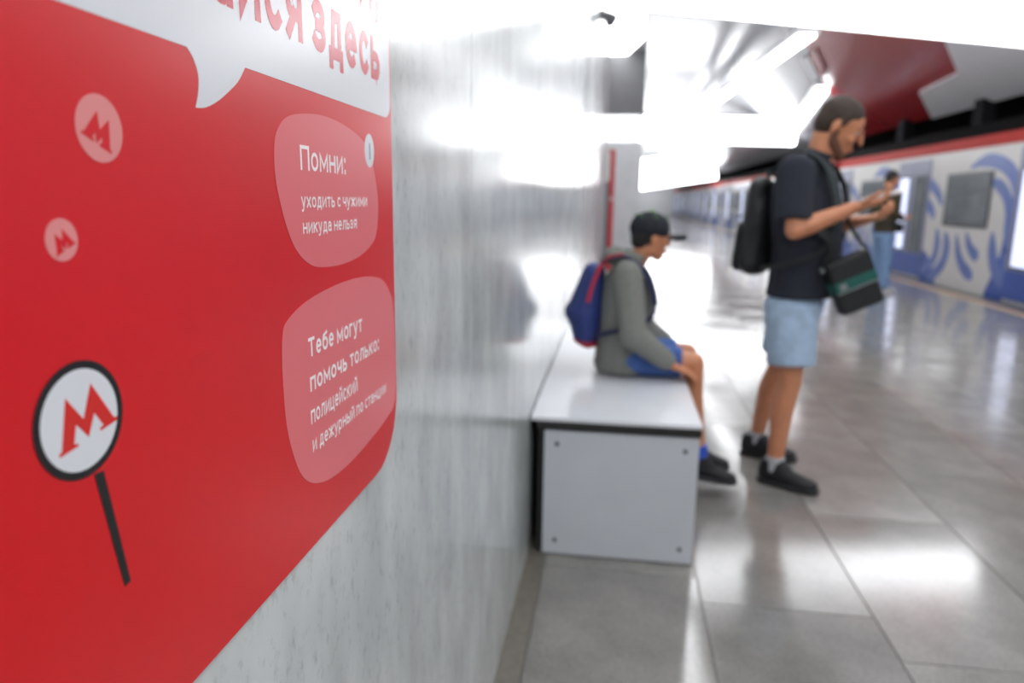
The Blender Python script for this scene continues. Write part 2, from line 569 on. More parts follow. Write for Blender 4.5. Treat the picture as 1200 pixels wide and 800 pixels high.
# ---- light lines: luminous beams hung under the ceiling
def light_line(p, q, w, h, label, up=False, group='bright ceiling light lines'):
    p, q = Vector(p), Vector(q)
    d = (q - p)
    L = d.length
    d.normalize()
    s = d.cross(Vector((0, 0, 1))).normalized()
    u = s.cross(d)
    root = empty('ceiling_light', p)
    def slab(a0, a1, z0, z1):
        bm = bmesh.new()
        vs_ = []
        for t in (0, L):
            vs_.append([bm.verts.new(d * t + s * a + u * z) for a, z in ((a0, z0), (a1, z0), (a1, z1), (a0, z1))])
        for k in range(4):
            bm.faces.new((vs_[0][k], vs_[0][(k + 1) % 4], vs_[1][(k + 1) % 4], vs_[1][k]))
        bm.faces.new(vs_[0][::-1])
        bm.faces.new(vs_[1])
        return bm
    finish('diffuser', slab(-w / 2, w / 2, 0, h), 'lamp', root)
    hw = w / 2 - .10 if up else w / 2 + .05        # a narrow spine lets light up to the ceiling
    finish('housing', slab(-hw, hw, h + .002, h + .08), 'lamp_body', root)
    for t in (0.12, 0.5, 0.88):
        c = d * (L * t) + u * (h + .08)
        X = (p + c).x
        zt = CEIL_Z - 0.12 * (X + 4.2) / (FOLD_X + 4.2) if X < FOLD_X else CEIL_Z - .12 + (EDGE_Z - CEIL_Z + .12) * (X - FOLD_X) / (EDGE_X - FOLD_X)
        zt -= p.z
        if zt - c.z > 0.02:
            finish('hanger_rod', bm_cyl(c, (c.x, c.y, zt), 0.012, n=8), 'lamp_body', root)
    tag(root, label, 'light', group)
    return root

def yline(px0, py0, px1, py1, Y):
    return on_y(px0, py0, Y), on_y(px1, py1, Y)

a, b = yline(712, 3, 1230, 53, 9.0)
light_line(a, b, 0.36, 0.42, 'longest light line crossing the top of the picture above the man', up=True)
a, b = yline(700, 164, 930, 170, 23.0)
light_line(a, b, 0.5, 0.75, 'light line crossing behind the head of the man with the phone')
a, b = yline(742, 224, 840, 210, 42.0)
light_line(a, b, 0.6, 1.7, 'most distant light line, just above the cap of the boy')
light_line((0.86, -3.5, 3.55), (0.86, 7.9, 3.55), 0.40, 0.12, 'light line running overhead from the bench towards the camera')
light_line(on_y(822, 132, 22.7), on_y(946, 44, 11.5), 0.22, 0.05, 'light line slanting up behind the man towards the red ceiling')
light_line(on_y(926, 160, 22.7), on_y(964, 108, 16.5), 0.22, 0.12, 'short light line slanting right behind the head of the man')
light_line((0.2, -4.2, 3.7), (5.0, -4.2, 3.35), 0.4, 0.3, 'unseen added light line crossing the hall behind the camera')  # added out of view, lights the near end of the hall
light_line((3.6, -3.5, 3.45), (3.6, 6.5, 3.45), 0.5, 0.12, 'added light line running overhead beside the train, out of view', up=True)  # extra line above the view, added to brighten near wall and ceiling
light_line((2.6, 25, 3.9), (2.6, 40, 3.9), 0.4, 0.15, 'added light line running along the hall to brighten its far half', up=True)  # made-up line, lifts the dark ceiling far down the hall
light_line((1.2, 52, 3.9), (5.0, 52, 3.5), 0.6, 0.3, 'added light line crossing the hall to brighten its far half', up=True)  # another added line that fills the far hall with light
light_line((0.8, 71, 3.9), (5.0, 71, 3.5), 1.4, 0.8, 'added light line brightening the end wall of the hall', up=True)  # added only to brighten the dark end wall
# luminous panel set into the flat ceiling just past the wall end
q = [on_z(712, 86, CEIL_Z - .18), on_z(756, 45, CEIL_Z - .18), on_z(758, 4, CEIL_Z - .18), on_z(712, 14, CEIL_Z - .18)]
lp = empty('ceiling_light', (q[0].x, q[0].y, CEIL_Z - .18))
finish('diffuser', bm_prism([p - q[0] for p in q], lambda p: Vector((p.x, p.y, 0)), lambda p: Vector((p.x, p.y, 0.06))), 'lamp', lp)
finish('housing', bm_prism([p - q[0] for p in q], lambda p: Vector((p.x, p.y, 0.062)), lambda p: Vector((p.x, p.y, 0.16))), 'lamp_body', lp)
tag(lp, 'broad four-sided light panel by the top of the steel corner trim', 'light', 'bright ceiling light lines')


# ================================================================== BENCH
BT = 0.535
nb = 2.43
BX0, BX1 = WX + 0.026, 0.322
BL = 2.0
bench = empty('bench', ((BX0 + BX1) / 2, nb, 0))
bw = (BX1 - BX0) / 2
finish('seat_panel', bm_box(-bw - .022, bw, 0, BL, BT - .014, BT, 0.0015), 'bench', bench)
finish('edge_band', bm_box(-bw + .001, bw - .001, .001, BL - .001, BT - .044, BT - .0145, 0.001), 'black_edge', bench)
finish('core_frame', bm_box(-bw + .005, bw - .03, .03, BL - .03, .0, BT - .045), 'black_edge', bench)
bolt = None
def bench_panel(name, x0, x1, y0, y1, z0, z1, face):
    global bolt
    p = finish(name, bm_box(x0, x1, y0, y1, z0, z1, 0.002), 'bench_side', bench)
    for zz in (z0 + .055, z1 - .05):
        for t in (0.085, 0.915):
            if face == 'y':
                bm = bm_cyl((x0 + (x1 - x0) * t, y0 + .001, zz), (x0 + (x1 - x0) * t, y0 - .004, zz), .0095, .008, 12)
            else:
                bm = bm_cyl((x1 - .001, y0 + (y1 - y0) * t, zz), (x1 + .004, y0 + (y1 - y0) * t, zz), .0095, .008, 12)
            finish('bolt', bm, 'bolt', p)
bench_panel('end_panel', -bw + .028, bw - .006, .008, .028, .006, BT - .05, 'y')
bench_panel('front_panel', bw - .029, bw - .012, .032, BL / 2 - .002, .006, BT - .05, 'x')
bench_panel('front_panel', bw - .029, bw - .012, BL / 2 + .002, BL - .03, .006, BT - .05, 'x')
finish('end_panel', bm_box(-bw + .028, bw - .006, BL - .028, BL - .008, .006, BT - .05, .002), 'bench_side', bench)
tag(bench, 'pale grey boxy bench with black edge band standing against the stone wall', 'bench')


# ================================================================== POSTER
PX = WX + 0.003                      # face of the film
def wp(px, py):                      # photo pixel -> (y, z) on the wall
    p = on_x(px, py, PX)
    return Vector((p.y, p.z))

def arc(cx, cz, r, a0, a1, n=8):
    return [(cx + r * math.cos(R(a0 + (a1 - a0) * i / n)), cz + r * math.sin(R(a0 + (a1 - a0) * i / n))) for i in range(n + 1)]

pr_y = (wp(458, 140).x + wp(465, 460).x) / 2
pl_y, pb_z, pt_z = 0.17, wp(300, 716).y, 1.78
rc = 0.085
poster_poly = (arc(pr_y - rc, pb_z + rc, rc, -90, 0) + arc(pr_y - rc, pt_z - rc, rc, 0, 90)
               + arc(pl_y + rc, pt_z - rc, rc, 90, 180) + arc(pl_y + rc, pb_z + rc, rc, 180, 270))
poster = empty('poster', (WX, 0.7, pb_z))
PO = Vector((WX, 0.7, pb_z))
def flat(name, poly, m, parent, lift, thick=0.0002):
    return finish(name, bm_prism([Vector((p[0], p[1])) for p in poly],
                                 lambda p: Vector((PX + lift * .45, p[0], p[1])) - PO,
                                 lambda p: Vector((PX + lift * .45 - thick, p[0], p[1])) - PO), m, parent)
flat('film', poster_poly, 'poster', poster, 0.0, 0.0029)

# big white speech bubble with its tail
bz = (wp(445, 137).y + wp(100, 9).y) / 2
br = pr_y - 0.004
tail = [wp(*p) for p in ((218, 53), (226, 68), (232, 88), (232, 108), (229, 126), (240, 126), (254, 119), (268, 107), (279, 95), (287, 82))]
tail[0].y = bz
tail[-1].y = bz
tail = spline(tail[:5], 4) + spline(tail[4:], 4)[1:]
bub = ([(pl_y + .03, bz)] + [tuple(p) for p in tail] + arc(br - .02, bz + .02, .02, -90, 0, 5)
       + arc(br - .08, pt_z - .004 - .08, .08, 0, 90, 6) + arc(pl_y + .08, pt_z - .08 - .004, .08, 90, 180, 6))
bubble = flat('speech_bubble', bub, 'poster_white', poster, 0.0006)
bubble['label'] = 'white speech bubble print'

def A_(cx, cy, rx, ry, a0, a1, n=14):
    return [(cx + rx * math.cos(R(a0 + (a1 - a0) * i / n)), cy + ry * math.sin(R(a0 + (a1 - a0) * i / n))) for i in range(n + 1)]

CAP = 1.36
# letter shapes as centre lines in a unit box (x-height 1); width first
GL = {
    'о': (.92, [A_(.5, .5, .5, .5, 0, 360, 24)]),
    'а': (.82, [[(1, 0), (1, .64)] + A_(.52, .64, .48, .36, 0, 150), [(1, .57), (.42, .57)] + A_(.42, .285, .42, .285, 90, 270) + [(.6, 0), (1, .2)]]),
    'с': (.78, [A_(.56, .5, .56, .5, 48, 312, 20)]),
    'е': (.86, [[(.04, .5), (.9, .5)], A_(.5, .5, .5, .5, 0, 302, 22)]),
    'и': (.90, [[(0, 1), (0, 0), (1, 1), (1, 0)]]),
    'й': (.90, [[(0, 1), (0, 0), (1, 1), (1, 0)], A_(.5, 1.42, .26, .17, 190, 350, 8)]),
    'п': (.90, [[(0, 0), (0, 1), (1, 1), (1, 0)]]),
    'П': (1.1, [[(0, 0), (0, CAP), (1, CAP), (1, 0)]]),
    'н': (.90, [[(0, 0), (0, 1)], [(1, 0), (1, 1)], [(0, .52), (1, .52)]]),
    'м': (1.12, [[(0, 0), (0, 1), (.5, .22), (1, 1), (1, 0)]]),
    'у': (.86, [[(0, 1), (.5, .05)], [(1, 1), (.42, -.30), (.28, -.42), (.06, -.42)]]),
    'х': (.86, [[(0, 1), (1, 0)], [(0, 0), (1, 1)]]),
    'т': (.80, [[(0, 1), (1, 1)], [(.5, 1), (.5, 0)]]),
    'Т': (1.0, [[(0, CAP), (1, CAP)], [(.5, CAP), (.5, 0)]]),
    'ь': (.82, [[(0, 1), (0, 0)], [(.1, 0), (.58, 0)] + A_(.58, .285, .42, .285, -90, 90) + [(.1, .57)]]),
    'ы': (1.12, [[(0, 1), (0, 0)], [(.1, 0), (.38, 0)] + A_(.38, .285, .30, .285, -90, 90) + [(.1, .57)], [(1, 1), (1, 0)]]),
    'ч': (.84, [[(0, 1), (0, .60), (.12, .45), (.4, .40), (1, .46)], [(1, 1), (1, 0)]]),
    'ж': (1.22, [[(0, 1), (1, 0)], [(0, 0), (1, 1)], [(.5, 0), (.5, 1)]]),
    'к': (.84, [[(0, 0), (0, 1)], [(1, 1), (.08, .46)], [(.36, .62), (1, 0)]]),
    'л': (.90, [[(0, 0), (.16, .08), (.26, 1), (1, 1), (1, 0)]]),
    'г': (.66, [[(0, 0), (0, 1), (1, 1)]]),
    'д': (.96, [[(0, -.28), (0, 0), (1, 0), (1, -.28)], [(.16, 0), (.30, 1), (.84, 1), (.84, 0)]]),
    'з': (.76, [A_(.42, .76, .50, .24, 150, -80) , [(.25, .52), (.50, .52)], A_(.42, .26, .58, .26, 80, -150)]),
    'я': (.86, [[(1, 0), (1, 1)], [(.9, 1), (.40, 1)] + A_(.40, .72, .36, .28, 90, 270) + [(.9, .44)], [(.5, .44), (.02, 0)]]),
    'б': (.92, [A_(.5, .46, .5, .46, 0, 360, 24), [(0, .46), (.02, .85), (.18, 1.18), (.55, 1.28), (.92, 1.40)]]),
    'ц': (.98, [[(0, 1), (0, 0), (1, 0), (1, -.28)], [(.84, 1), (.84, 0)]]),
    'р': (.90, [[(0, 1), (0, -.42)], A_(.5, .5, .5, .5, 0, 360, 24)]),
    ':': (.30, [[(.5, -.02), (.5, .10)], [(.5, .84), (.5, .96)]]),
    ',': (.30, [[(.6, .12), (.5, -.05), (.2, -.28)]]),
    '!': (.30, [[(.5, .42), (.5, CAP)], [(.5, -.02), (.5, .10)]]),
}

def lettering(text, y0, y1, zbase, height, m, parent, lift, weight=0.17, ref='x'):
    """flat lettering fitted between y0 and y1; height = x-height (or cap height)"""
    xh = height / (CAP if ref == 'cap' else 1.0)
    strokes = []
    cur = 0.0
    for ch in text:
        if ch == ' ':
            cur += .42
            continue
        W, st = GL[ch]
        h = weight / 2
        for l in st:
            strokes.append([Vector((cur + h + x * (W - weight), h + y * (1 - weight))) for x, y in l])
        cur += W + .20
    cur -= .20
    sx = (y1 - y0) / cur
    bm = bmesh.new()
    h = weight / 2
    for si, P in enumerate(strokes):
        X = PX + lift * .45 + (si % 5) * 2.2e-5
        def vt(q):
            return bm.verts.new(Vector((X, y0 + q.x * sx, zbase + q.y * xh)) - PO)
        closed = (P[0] - P[-1]).length < 1e-4
        if closed:
            P = P[:-1]
        n = len(P)
        L_, R_ = [], []
        for i in range(n):
            a = P[i - 1] if (i > 0 or closed) else None
            b = P[(i + 1) % n] if (i < n - 1 or closed) else None
            ta = (P[i] - a).normalized() if a is not None else None
            tb = (b - P[i]).normalized() if b is not None else None
            ta = tb if ta is None else ta
            tb = ta if tb is None else tb
            na, nb_ = Vector((-ta.y, ta.x)), Vector((-tb.y, tb.x))
            mi = na + nb_
            if mi.length < .2:
                mi = na
            mi.normalize()
            k = min(1 / max(mi.dot(na), .01), 2.2)
            ext = Vector((0, 0))
            if not closed and i == 0:
                ext = -ta * h * .98
            if not closed and i == n - 1:
                ext = ta * h * .98
            L_.append(vt(P[i] + mi * h * k + ext))
            R_.append(vt(P[i] - mi * h * k + ext))
        for i in range(n if closed else n - 1):
            j = (i + 1) % n
            bm.faces.new((L_[i], R_[i], R_[j], L_[j]))
    return finish('lettering', bm, m, parent)

def line(text, xl, xr, xb, yb, xt, yt, m, parent, lift, bold=0.17, ref='x'):
    """left/right px, one px on the baseline and one on the top of a letter above it"""
    b_ = wp(xb, yb)
    t_ = wp(xt, yt)
    return lettering(text, wp(xl, yb).x, wp(xr, yb).x, b_.y, t_.y - b_.y, m, parent, lift, bold, ref)

yb = 61
b_ = wp(376, 61); t_ = wp(372, 14)
zb = (wp(376, 61).y + wp(440, 95).y) / 2
lettering('айся здесь', wp(247, 20).x, wp(445, 96).x, zb, 0.046, 'poster_redtext', bubble, 0.0009, 0.25)
lettering('и,', wp(421, 10).x, wp(444, 15).x, wp(436, 13).y, 0.046, 'poster_redtext', bubble, 0.0009, 0.25)

b1 = [(324, 154), (336, 137), (359, 133), (383, 137), (407, 149), (426, 166), (435, 187), (440, 211), (443, 237), (442, 263),
      (438, 282), (423, 299), (402, 309), (378, 313), (362, 309), (347.5, 294), (337, 270), (328.5, 239), (322.5, 208), (321, 177)]
bb1 = flat('message_bubble', spline([wp(*p) for p in b1], 4, True), 'poster_pink', poster, 0.0006)
line('Помни:', 352, 405, 352, 199, 352, 168, 'poster_text', bb1, 0.0009, 0.19, 'cap')
line('уходить с чужими', 353, 430, 353, 243.5, 353, 230, 'poster_text', bb1, 0.0009, 0.20)
line('никуда нельзя', 355, 418, 355, 274, 355, 261, 'poster_text', bb1, 0.0009, 0.20)
c = wp(432.5, 176.5)
badge = flat('badge', [(c.x + .0155 * math.cos(t * .2618), c.y + .0185 * math.sin(t * .2618)) for t in range(24)], 'poster_white', poster, 0.0009)
lettering('!', c.x - .002, c.x + .003, c.y - .0095, 0.019, 'poster_grey', badge, 0.0013, 0.24, 'cap')

b2 = [(331, 392), (338, 374), (359, 353), (389, 336), (416, 326), (434, 324), (448, 328), (456, 341), (460, 357), (463, 410), (462.5, 468),
      (452, 491), (434, 515), (410, 542), (388, 560), (370, 566), (356, 560), (346, 540), (336, 500), (331, 440)]
pb2 = spline([wp(*p) for p in b2], 4, True)
pb2 = [Vector((min(p.x, pr_y - .001), p.y)) for p in pb2]
bb2 = flat('message_bubble', pb2, 'poster_pink', poster, 0.0006)
line('Тебе могут', 361.5, 425, 362, 419, 362, 394.5, 'poster_text', bb2, 0.0009, 0.22, 'cap')
line('помочь только:', 363.5, 445, 364, 459, 364, 441.5, 'poster_text', bb2, 0.0009, 0.22)
line('полицейский', 364.5, 420, 365, 497, 365, 480.5, 'poster_text', bb2, 0.0009, 0.20)
line('и дежурный по станции', 366.5, 453.5, 367, 529, 367, 515, 'poster_text', bb2, 0.0009, 0.20)

# emblem discs with the serifed M
EM = [(-1, -.62), (-.88, -.62), (-.40, .66), (0, -.06), (.40, .66), (.88, -.62), (1, -.62), (1, -.76), (.20, -.76), (.20, -.62), (.33, -.62),
      (.24, -.30), (0, -.74), (-.24, -.30), (-.33, -.62), (-.20, -.62), (-.20, -.76), (-1, -.76)]
def disc(c, r, n=40):
    return [(c.x + r * math.cos(2 * math.pi * i / n), c.y + r * math.sin(2 * math.pi * i / n)) for i in range(n)]
def emblem(c, s, rot, m, parent, lift):
    cr, sr = math.cos(R(rot)), math.sin(R(rot))
    return flat('emblem', [(c.x + s * (x * cr - y * sr), c.y + s * (x * sr + y * cr)) for x, y in EM], m, parent, lift)
for (cx, cy, top, s, rot) in ((116.5, 150.5, 110.5, 0.66, -24), (72, 281, 255.5, 0.68, 24)):
    c = wp(cx, cy)
    r = wp(cx, top).y - c.y
    d_ = flat('emblem_disc', disc(c, r), 'poster_pale', poster, 0.0006)
    emblem(c, r * s, rot, 'poster_mark' if False else 'poster', d_, 0.0009)

# round paddle sign with the emblem, printed lower left
pc = wp(94.5, 492)
pr_ = wp(94.5, 421).y - pc.y
stick = [wp(*p) for p in ((110, 556), (121, 551), (153, 680), (146, 687))]
flat('paddle_handle', [tuple(p) for p in stick], 'poster_black', poster, 0.0006)
pad = flat('paddle_disc', disc(pc, pr_), 'poster_black', poster, 0.0009)
flat('paddle_face', disc(pc, pr_ * 0.86), 'poster_white', pad, 0.0012)
mk = [(130, 365), (129, 352), (137, 348), (147, 178), (205, 242), (226, 130), (300, 236), (309, 233), (311, 243), (258, 279), (257, 268), (268, 261),
      (238, 222), (222, 298), (181, 260), (176, 322), (188, 318), (190, 326)]
flat('emblem', [tuple(wp(20 + x / 2.6667, 400 + y / 2.6667)) for x, y in mk], 'poster_mark', pad, 0.0015)
tag(poster, 'red poster with white and pink speech bubbles fixed to the stone wall', 'poster')


# ================================================================== SMALL FITTINGS
# red emergency call column by the wall end
cy = 12.5
c0 = on_y(713, 240, cy)
sos = empty('emergency_call_column', (c0.x + .0, cy, 0))
finish('body', bm_box(-.055, .085, 0, .22, .10, 2.15, .012), 'sos_red', sos)
finish('base_plate', bm_box(-.11, .13, -.03, .25, 0, .10, .01), 'sos_white', sos)
finish('white_panel', bm_box(-.075, .005, -.014, -.002, 1.62, 2.12, .004), 'sos_white', sos)
finish('grey_panel', bm_box(-.075, .005, -.014, -.002, .12, 1.60, .004), 'sos_grey', sos)
finish('speaker_grille', bm_box(.03, .07, -.008, .0, 1.30, 1.36, .002), 'sos_white', sos)
tag(sos, 'tall red emergency call column with white panel at the far end of the wall', 'call column')

# dome camera on the wall
cm = empty('security_camera', (WX, 8.6, 3.30))
finish('wall_bracket', bm_box(0, .05, -.04, .04, .0, .10, .008), 'cam_grey', cm)
finish('housing', bm_cyl((.11, 0, .05), (.11, 0, -.01), .075, .085, 20), 'cam_grey', cm, True)
finish('arm', bm_box(.045, .12, -.02, .02, .05, .08, .005), 'cam_grey', cm)
organic('dome', [E(.11, 0, -.015, .065, .065, .07)], 'cam_glass', cm, .008, 2)
tag(cm, 'small grey dome camera high on the stone wall', 'camera')


# ================================================================== TRAIN
def ribbon(pts, w0, w1, x, n=6):
    P = spline([Vector((p[0], p[1])) for p in pts], n)
    Lf, Rt = [], []
    m = len(P)
    for i, p in enumerate(P):
        t = (P[min(m - 1, i + 1)] - P[max(0, i - 1)]).normalized()
        s = Vector((-t.y, t.x))
        u = i / (m - 1)
        w = (w0 + (w1 - w0) * u) * (0.25 + 0.75 * min(1, 4 * u, 4 * (1 - u) + .3))
        Lf.append(p + s * w / 2)
        Rt.append(p - s * w / 2)
    bm = bmesh.new()
    a = [[bm.verts.new((x, q.x, q.y)) for q in Lf], [bm.verts.new((x, q.x, q.y)) for q in Rt],
         [bm.verts.new((x + .003, q.x, q.y)) for q in Rt], [bm.verts.new((x + .003, q.x, q.y)) for q in Lf]]
    for i in range(m - 1):
        for k in range(4):
            bm.faces.new((a[k][i], a[k][i + 1], a[(k + 1) % 4][i + 1], a[(k + 1) % 4][i]))
    bm.faces.new([a[k][0] for k in range(4)])
    bm.faces.new([a[k][-1] for k in range(4)])
    return bm

def tp(px, py):
    p = on_x(px, py, TRX)
    return (p.y - 12.25, p.z)          # relative to the centre of the bay

STROKES = [
    ([(1138, 197), (1150, 190), (1164, 188), (1180, 195), (1191, 212), (1194, 240), (1191, 262)], .11, .16, 't_lblue'),
    ([(1156, 214), (1168, 215), (1178, 226), (1183, 245), (1182, 268), (1180, 290)], .10, .16, 't_lblue'),
    ([(1083, 213), (1092, 217), (1100, 227), (1104, 240)], .14, .09, 't_lblue'),
    ([(1080, 238), (1086, 239), (1092, 246), (1094, 256)], .15, .10, 't_lblue'),
    ([(1098, 268), (1098, 288), (1092, 306), (1077, 318)], .14, .10, 't_lblue'),
    ([(1108, 272), (1109, 292), (1102, 312), (1086, 327)], .16, .12, 't_lblue'),
    ([(1121, 275), (1123, 298), (1129, 314), (1139, 325)], .10, .14, 't_lblue'),
    ([(1133, 272), (1135, 286), (1140, 296), (1146, 301)], .08, .13, 't_lblue'),
    ([(1163, 272), (1163, 298), (1167, 318), (1177, 334)], .14, .16, 't_lblue'),
    ([(1176, 296), (1178, 312), (1181, 326)], .08, .10, 't_lblue'),
]
PITCH_Y, DW = 4.30, 1.46
ZS = on_x(1200, 166, TRX).z
ZR = on_x(1200, 151, TRX).z

def make_car(first, y0):
    """one carriage; y0 = centre of its first bay (between doors); built once, parts are copied"""
    root = empty('train_carriage', (TRX, y0, 0))
    Ly0, Ly1 = -PITCH_Y * 1.0 - 2.1 - .35, PITCH_Y * 2 + 2.1 + .35
    def rel(bm):
        return bm
    finish('body_side', bm_box(0, .10, Ly0, Ly1, -.95, ZS), 't_white', root)
    finish('cantrail_stripe', bm_prism([(-.012, ZS + .002), (.10, ZS + .002), (.10, ZR), (-.010, ZR)],
                                       lambda p: (p[0], Ly0, p[1]), lambda p: (p[0], Ly1, p[1])), 't_red', root)
    roof = [(.03, ZR + .002), (.12, ZR + .12), (.35, ZR + .26), (.8, ZR + .36), (1.35, ZR + .39), (1.9, ZR + .36), (2.35, ZR + .26), (2.6, ZR + .1), (2.7, ZR - .1), (2.7, -.9), (.12, -.9), (.12, ZR)]
    finish('roof', bm_prism(roof, lambda p: (p[0], Ly0 + .02, p[1]), lambda p: (p[0], Ly1 - .02, p[1])), 't_roof', root)
    return root

car_roots = []
door_parts = {}
def build_train():
    proto = None
    for ci in range(4):
        y0 = 12.25 - PITCH_Y + ci * (PITCH_Y * 4 + 0.9)
        if proto is None:
            r = make_car(True, y0)
            # doors
            for k in range(4):
                yc = -PITCH_Y / 2 - PITCH_Y * 0 + PITCH_Y * (k - 0) - 0.0
                yc = PITCH_Y * (k - 1) + PITCH_Y / 2 - 0.0
                for s in (-1, 1):
                    ya, yb_ = (yc - DW / 2, yc - .004) if s < 0 else (yc + .004, yc + DW / 2)
                    dl = finish('door_leaf', bm_box(-.014, -.001, ya, yb_, .02, ZS - .07, .004), 't_grey', r)
                    finish('lower_panel', bm_box(-.018, -.0145, ya + .01, yb_ - .01, .03, .42, .001), 't_blue', dl)
                    finish('pane_frame', bm_box(-.020, -.0145, ya + .10, yb_ - .10, .44, 1.82, .002), 't_frame', dl)
                    finish('pane', bm_box(-.024, -.0205, ya + .14, yb_ - .14, .48, 1.78, .002), 't_lit' if s > 0 else 't_glass', dl)
            # windows and wave strokes in the bays between doors
            for k in (-1, 0, 1, 2):
                yc = PITCH_Y * k
                if k in (0, 1, 2) or k == -1:
                    wf = finish('window', bm_box(-.016, -.001, yc - .74, yc + .74, .96, 1.80, .006), 't_frame', r)
                    finish('pane', bm_box(-.021, -.0165, yc - .68, yc + .68, 1.02, 1.50, .003), 't_glass', wf)
                    finish('vent_pane', bm_box(-.021, -.0165, yc - .68, yc + .68, 1.53, 1.75, .003), 't_glass', wf)
                for (pts, w0, w1, m_) in STROKES:
                    q_ = [(p[0] + yc, p[1]) for p in (tp(*xy) for xy in pts)]
                    finish('wave_stroke', ribbon(q_, w0 * 1.6, w1 * 1.6, -.0045), m_, r)
                e0, e1 = yc - PITCH_Y / 2 + DW / 2, yc + PITCH_Y / 2 - DW / 2
                finish('blue_panel', bm_prism([(e0, -.4), (e0 + .62, -.4), (e0 + .5, .05), (e0 + .32, .35), (e0 + .2, .62), (e0 + .12, 1.3), (e0, 1.7)],
                                              lambda p: (-.003, p[0], p[1]), lambda p: (0.0005, p[0], p[1])), 't_blue', r)
                finish('blue_panel', bm_prism([(e1, -.4), (e1 - .7, -.4), (e1 - .62, .1), (e1 - .4, .30), (e1 - .22, .45), (e1, .52)],
                                              lambda p: (-.003, p[0], p[1]), lambda p: (0.0005, p[0], p[1])), 't_blue', r)
            proto = r
        else:
            r = proto.copy()
            COL.objects.link(r)
            r.location.y = y0
            for ch in [c for c in proto.children]:
                c2 = ch.copy(); COL.objects.link(c2); c2.parent = r
                for g in ch.children:
                    g2 = g.copy(); COL.objects.link(g2); g2.parent = c2
        lab = ['white and blue metro carriage nearest the camera with wave pattern and red top stripe',
               'second metro carriage along the platform, behind the man with the phone',
               'third metro carriage, between the black backpack and the boy in the cap',
               'farthest metro carriage at the end of the platform'][ci]
        tag(r, lab, 'train carriage', 'carriages of the blue and white train')
build_train()


# ================================================================== PEOPLE
def head_prims(k=1.0):
    p = [E(-.012, 0, .035, .098, .076, .086),
         E(.030, 0, .01, .058, .062, .075) + E(.055, 0, -.092, .026, .030, .024),
         E(-.005, .046, -.055, .026, .014, .032) + E(-.005, -.046, -.055, .026, .014, .032) + E(.055, 0, -.096, .022, .028, .018) + E(.03, 0, 0, .05, .06, .05),
         E(.088, 0, .022, .010, .009, .012) + E(.110, 0, -.020, .011, .014, .010),
         E(.080, .030, .028, .012, .024, .008) + E(.080, -.030, .028, .012, .024, .008),
         E(.066, .038, -.022, .020, .018, .020), E(.066, -.038, -.022, .020, .018, .020),
         E(.0815, .031, .0185, .010, .0145, .0055), E(.0815, -.031, .0185, .010, .0145, .0055),
         E(.086, 0, -.053, .010, .022, .006), E(.085, 0, -.066, .010, .020, .007),
         E(-.012, .078, -.004, .018, .007, .032, (0, 12, 12)), E(-.012, -.078, -.004, .018, .007, .032, (0, 12, -12))]
    return [[q * k for q in pr] for pr in p]

def hand_prims(w, d, n, thumb, k=1.0, curl=25.0, spread=4.0):
    """w wrist, d towards the fingers, n palm normal (fingers curl that way), thumb = side of the thumb"""
    w, d, n = Vector(w), Vector(d).normalized(), Vector(n)
    n = (n - d * n.dot(d)).normalized()
    s = d.cross(n)
    if s.dot(Vector(thumb)) < 0:
        s = -s
    out = []
    kn = [w + d * .088 * k + s * (.028 - .0185 * i) * k for i in range(4)]
    heel = [w + s * .018 * k, w - s * .018 * k]
    out.append(sum([E(*h, .015 * k, .015 * k, .015 * k) for h in heel], []) + E(*kn[0], .0115 * k) + E(*kn[3], .0115 * k))
    out.append(E(*w, .026 * k, .024 * k, .024 * k) + E(*(w + d * .03 * k), .022 * k))
    Ls = [.070, .078, .073, .056]
    for i in range(4):
        a = R(curl)
        dd = (d + s * math.tan(R(spread)) * (1.5 - i) * .6).normalized()
        p = kn[i]
        ax = dd.cross(n).normalized()
        r = .0088 * k
        ang = a * .7
        for seg, fr in enumerate((.46, .30, .24)):
            dv = Matrix.Rotation(ang, 3, ax) @ dd
            q_ = p + dv * Ls[i] * fr * k * 1.15
            out += capsule(p, r, q_, r * .92)
            p = q_
            r *= .92
            ang += a
    p = w + d * .028 * k + s * .024 * k + n * .004 * k
    dirs = [(d * .62 + s * .70 + n * .25), (d * .85 + s * .35 + n * .35), (d * .95 + s * .05 + n * .35)]
    r = .0125 * k
    for dv, L in zip(dirs, (.036, .032, .026)):
        q_ = p + dv.normalized() * L * k
        out += capsule(p, r, q_, r * .86)
        p = q_
        r *= .86
    return out

